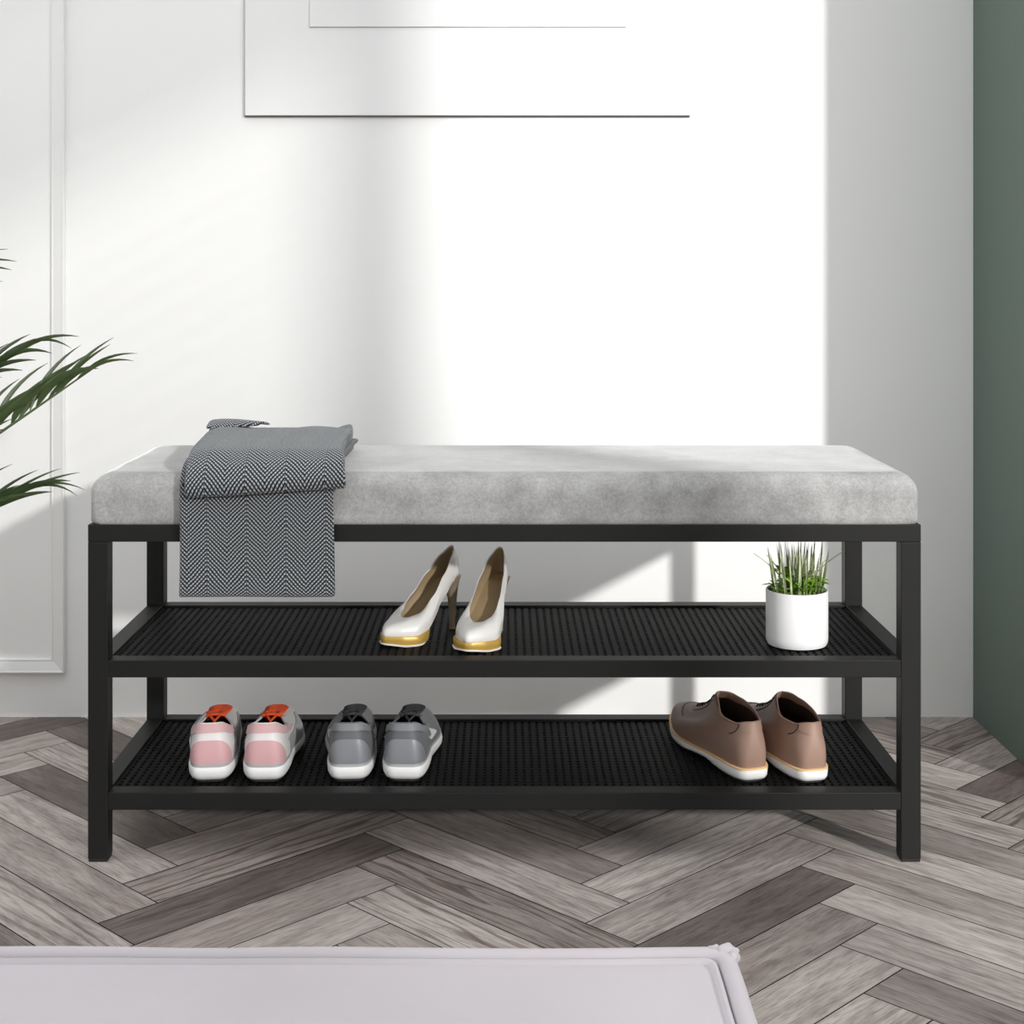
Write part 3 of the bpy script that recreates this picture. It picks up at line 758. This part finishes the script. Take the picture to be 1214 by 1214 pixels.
# ------------------------------------------------------------------ palm at the left edge
def palm():
    X, Y = -1.16, .24
    t = thing('potted_palm', 'dark green palm whose feathery fronds reach in from the left edge', 'plant', (X, Y, 0))
    L0 = Vector((X, Y, 0))
    prof = [(.10, 0), (.112, .01), (.135, .24), (.138, .25), (.13, .25), (.126, .235)]
    rows = [[Vector((a*math.cos(q), a*math.sin(q), z)) for q in [2*PI*i/40 for i in range(40)]] for a, z in prof]
    bm, vs = grid_mesh(rows, True); bm.faces.new(vs[0]); obj('planter', bm, M['planter'], t, True, 40)
    rows = [[Vector((a*math.cos(q), a*math.sin(q), .232)) for q in [2*PI*i/40 for i in range(40)]] for a in (.1262, .06)]
    bm, vs = grid_mesh(rows, True); bm.faces.new(vs[-1]); obj('soil', bm, M['soil'], t)
    rnd = random.Random(11)
    def bez(P, u):
        a = [Vector(p) for p in P]
        while len(a) > 1: a = [a[i].lerp(a[i+1], u) for i in range(len(a)-1)]
        return a[0]
    def blade(bm, p0, p1, bow, w, n=9, side=(0, -1, .25)):
        """curved leaflet from p0 to p1, arched by bow, widest before the middle"""
        d = p1-p0; sd = Vector(side)
        rows = []
        perp = sd.cross(d).normalized()
        if perp.z < 0: perp = -perp
        for i in range(n+1):
            u = i/n; p = p0+d*u+perp*bow*d.length*4*u*(1-u)
            tan = (d+perp*bow*d.length*4*(1-2*u)).normalized()
            nr = sd.cross(tan).normalized()
            tw = .5*math.sin(u*2.2+.4)
            nr = (nr*math.cos(tw)+sd.normalized()*math.sin(tw)).normalized()
            ww = w*max(.04, (math.sin(PI*u**.62))**.75) if 0 < u < 1 else w*.05
            rows.append((bm.verts.new(p-nr*ww), bm.verts.new(p+sd.normalized()*ww*.3), bm.verts.new(p+nr*ww)))
        for a, b in zip(rows, rows[1:]):
            bm.faces.new((a[0], a[1], b[1], b[0])); bm.faces.new((a[1], a[2], b[2], b[1]))
    def frond(P, leaves=None, n=20, w=.0062, length=.15):
        bm = bmesh.new(); pts = [bez(P, i/24)-L0 for i in range(25)]
        tube(bm, pts, [.0045*(1-.8*i/24) for i in range(25)], 6)
        st = obj('frond_stem', bm, M['palmstem'], t, True, 60)
        bm = bmesh.new()
        if leaves:
            for (a, tip, bow, ww) in leaves:
                blade(bm, bez(P, a-.13*a if a < .95 else a-.11)-L0, tip-L0, bow*1.25, ww*.66)
        else:
            for i in range(n):
                u = .3+.68*i/(n-1); p = bez(P, u); tn = (bez(P, min(1, u+.02))-bez(P, u-.02)).normalized()
                sdv = tn.cross(Vector((0, 0, 1)))
                sdv = sdv.normalized() if sdv.length > .05 else Vector((0, 1, 0))
                for sg in (-1, 1):
                    d = (tn*rnd.uniform(.75, 1.1)+sdv*sg*rnd.uniform(.6, .9)+Vector((0, 0, rnd.uniform(-.25, .25)))).normalized()
                    blade(bm, p-L0, p-L0+d*length*rnd.uniform(.75, 1.1)*(1-.45*u), .08, w, side=(sdv.x*.1, sdv.y*.1-.3, .95))
        o = obj('leaflets', bm, M['palm'], st, True, 70)
        o['kind'] = 'structure' if False else o.get('kind', ''); del o['kind']
    crown = Vector((X+.01, Y, .26))
    # frond reaching furthest into the view
    A = [crown, at(-200, 640, .24), at(-60, 560, .20), at(60, 470, .22), at(128, 425, .22)]
    tips = [(.995, 163, 419, .10, .0040, .22), (.985, 159, 428, .10, .0042, .19), (.93, 135, 400, .06, .0044, .25), (.90, 131, 408, .04, .0048, .18), (.93, 118, 433, .10, .0066, .22),
            (.84, 96, 409, .08, .0050, .26), (.86, 117, 437, .12, .0080, .17), (.80, 104, 420, .05, .0060, .25), (.78, 78, 451, .12, .0082, .20), (.72, 57, 430, .10, .0058, .27), (.70, 42, 474, .10, .0080, .19),
            (.68, 90, 428, .05, .0078, .24), (.63, 34, 462, .05, .0085, .2), (.66, 23, 449, .10, .0060, .26), (.58, 60, 452, .06, .0080, .24), (.56, 15, 496, .05, .0065, .2),
            (.60, 72, 441, .03, .0075, .17), (.52, -4, 470, .06, .0070, .27), (.50, 8, 508, .08, .0060, .19), (.62, 50, 458, .02, .0075, .21)]
    frond(A, [(a, at(x, y, yy), b, w) for a, x, y, b, w, yy in tips])
    B = [crown, at(-210, 600, .28), at(-110, 500, .30), at(-20, 440, .30), at(45, 405, .31)]
    tips = [(.995, 94, 399, .10, .0052, .31), (.97, 85, 413, .16, .0050, .28), (.93, 60, 400, .08, .0075, .33), (.92, 62, 419, .12, .0064, .28), (.86, 36, 396, .07, .0055, .34), (.83, 43, 427, .08, .0068, .27),
            (.75, 24, 403, .05, .0070, .34), (.74, 27, 439, .10, .0080, .27), (.68, 10, 407, .06, .006, .33), (.66, 2, 447, .08, .0070, .28), (.88, 30, 410, .04, .008, .29)]
    frond(B, [(a, at(x, y, yy), b, w) for a, x, y, b, w, yy in tips])
    Cc = [crown, at(-180, 660, .18), at(-90, 650, .14), at(-20, 610, .15), at(55, 569, .15)]
    tips = [(.995, 101, 581, .12, .0034, .16), (.98, 92, 588, .14, .0040, .13), (.97, 95, 560, .05, .0036, .17), (.93, 84, 570, .08, .0070, .13), (.90, 73, 555, .05, .0036, .18), (.88, 62, 583, .05, .0066, .12),
            (.82, 45, 557, .06, .0042, .18), (.80, 35, 586, .06, .0072, .12), (.72, 15, 550, .10, .0042, .18), (.70, 8, 592, .06, .0070, .12), (.84, 40, 570, .04, .0060, .14), (.78, 22, 575, .05, .006, .14)]
    frond(Cc, [(a, at(x, y, yy), b, w) for a, x, y, b, w, yy in tips])
    D = [crown, at(-230, 560, .26), at(-190, 400, .27), at(-130, 320, .27), at(-50, 312, .28)]
    tips = [(.995, 20, 310, .06, .0052, .28), (.98, 14, 320, .05, .0062, .25), (.96, 10, 295, .05, .0042, .31), (.93, 3, 334, .05, .0050, .24), (.88, -8, 300, .05, .0060, .31), (.86, -10, 340, .05, .0060, .24), (.8, -30, 300, .05, .006, .32), (.78, -40, 345, .05, .006, .23)]
    frond(D, [(a, at(x, y, yy), b, w) for a, x, y, b, w, yy in tips])
    # the rest of the plant, outside the frame to the left
    for k in range(7):
        a = math.radians(100+k*28+rnd.uniform(-8, 8)); r1 = rnd.uniform(.22, .32); hh = rnd.uniform(.45, .85)
        dx, dy = math.cos(a), min(.55, math.sin(a))
        if dy > 0: dy *= .6
        frond([crown, crown+Vector((dx*.08, dy*.08, hh*.5)), crown+Vector((dx*r1*.6, dy*r1*.6, hh)), crown+Vector((dx*r1*1.2, dy*r1*1.2, hh*.85))], None, 14)
palm()

# ------------------------------------------------------------------ ottoman in the foreground
def ottoman():
    H = .350
    x0, x1, y0, y1 = -.90, .1445, -1.62, -1.037
    t = thing('ottoman', 'pale lilac fabric ottoman with seamed edges filling the lower left foreground', 'ottoman', ((x0+x1)/2, (y0+y1)/2, 0))
    cx, cy = (x0+x1)/2, (y0+y1)/2
    a, b = (x1-x0)/2, (y1-y0)/2
    def wob(x, y, z, s=.0016): return Vector((noise.noise((x*9, y*9, z*9)), noise.noise((x*9+5, y*9, z*9)), noise.noise((x*9, y*9+7, z*9))*.6))*s
    def ring(ins, z, r=.02, s=.0016):
        pts = []
        A, B = a-ins, b-ins; r = max(.004, r-ins*.3)
        for sx_, sy_, a0 in ((1, 1, 0), (-1, 1, 90), (-1, -1, 180), (1, -1, 270)):
            for i in range(6): q = math.radians(a0+18*i); pts.append(((A-r)*sx_+r*math.cos(q), (B-r)*sy_+r*math.sin(q)))
        out = []
        for i, p in enumerate(pts):
            q = pts[(i+1) % len(pts)]; m = 30 if i % 6 == 5 else 1
            for j in range(m):
                x, y = lerp(p[0], q[0], j/m), lerp(p[1], q[1], j/m)
                out.append(Vector((x, y, z))+wob(x, y, z, s))
        return out
    prof = [(.012, .03), (.006, .05), (.004, .15), (.004, .28), (.005, H-.012), (.004, H-.006), (.008, H-.004), (.0095, H-.0055), (.0105, H-.0085), (.013, H-.0035), (.020, H-.0010), (.05, H+.001), (.12, H+.003), (.2, H+.004), (.27, H+.004)]
    bm, vs = grid_mesh([ring(i, z, .016) for i, z in prof], True); bm.faces.new(vs[-1]); bm.faces.new(vs[0])
    obj('body', bm, M['ottoman'], t, True, 70)
    # flanged seam all round the top edge
    pr = [(.006, H-.010), (-.0005, H-.007), (-.0022, H-.0022), (-.0006, H+.0012), (.0030, H+.0022), (.0070, H+.0016), (.0095, H-.0010), (.0098, H-.009)]
    bm, vs = grid_mesh([ring(i, z, .012, .0032) for i, z in pr], True)
    obj('edge_seam', bm, M['ottoman'], t, True, 70)
    pr = [(.0106, H-.010), (.0106, H-.0030), (.0118, H-.0002), (.0140, H+.0004), (.0165, H-.003)]
    bm, vs = grid_mesh([ring(i, z, .012, .0022) for i, z in pr], True)
    obj('edge_seam', bm, M['ottoman'], t, True, 70)
    # gathered fabric at the far right corner
    bm = bmesh.new()
    for (dx, dy, w, h, rz) in ((-.0035, -.0035, .0075, .0048, .3), (-.0105, -.0015, .0048, .0040, -.5), (.0000, -.0105, .0050, .0042, 1.4)):
        m = Matrix.Translation((a+dx, b+dy, H)) @ Matrix.Rotation(rz, 4, 'Z') @ Matrix.Diagonal((w, w*.7, h, 1))
        r = bmesh.ops.create_icosphere(bm, subdivisions=3, radius=1, matrix=m)
        for v in r['verts']: v.co += Vector([noise.noise(v.co*190+Vector((k*9, 0, 0))) for k in range(3)])*.0016
    obj('corner_gather', bm, M['ottoman'], t, True, 70)
    for sx_ in (-1, 1):
        for sy_ in (-1, 1):
            bm = bmesh.new(); rr = [[Vector((sx_*(a-.06)+r*math.cos(q), sy_*(b-.06)+r*math.sin(q), z)) for q in [2*PI*i/20 for i in range(20)]] for z, r in ((0, .014), (.002, .016), (.035, .02))]
            obj('leg', loft(rr, True, True), M['cap'], t, True, 40)
ottoman()

# ------------------------------------------------------------------ light
sun = bpy.data.lights.new('sun', 'SUN'); sun.energy = 3.1; sun.angle = .036; sun.color = (1, .985, .96)
so = bpy.data.objects.new('sun', sun); C.objects.link(so)
so.rotation_euler = Vector((-.73, 1, -.385)).to_track_quat('-Z', 'Y').to_euler()
so.location = (3, -4, 3)
w = bpy.data.worlds.new('sky'); bpy.context.scene.world = w; w.use_nodes = True
w.node_tree.nodes['Background'].inputs[0].default_value = (.97, .985, 1, 1)
w.node_tree.nodes['Background'].inputs[1].default_value = 1.41

cam = bpy.data.cameras.new('camera'); co = bpy.data.objects.new('camera', cam); C.objects.link(co)
co.location = (0, -CAMD, CAMZ); co.rotation_euler = (PI/2, 0, 0)
cam.sensor_width = 36; cam.lens = F_PX/1214*36; cam.shift_x = (607-CX)/1214; cam.shift_y = -(607-CY)/1214
cam.clip_start = .05
sc = bpy.context.scene; sc.camera = co
vs_ = sc.view_settings; vs_.view_transform = 'Standard'; vs_.look = 'None'; vs_.gamma = 1; vs_.exposure = 0; vs_.use_curve_mapping = False
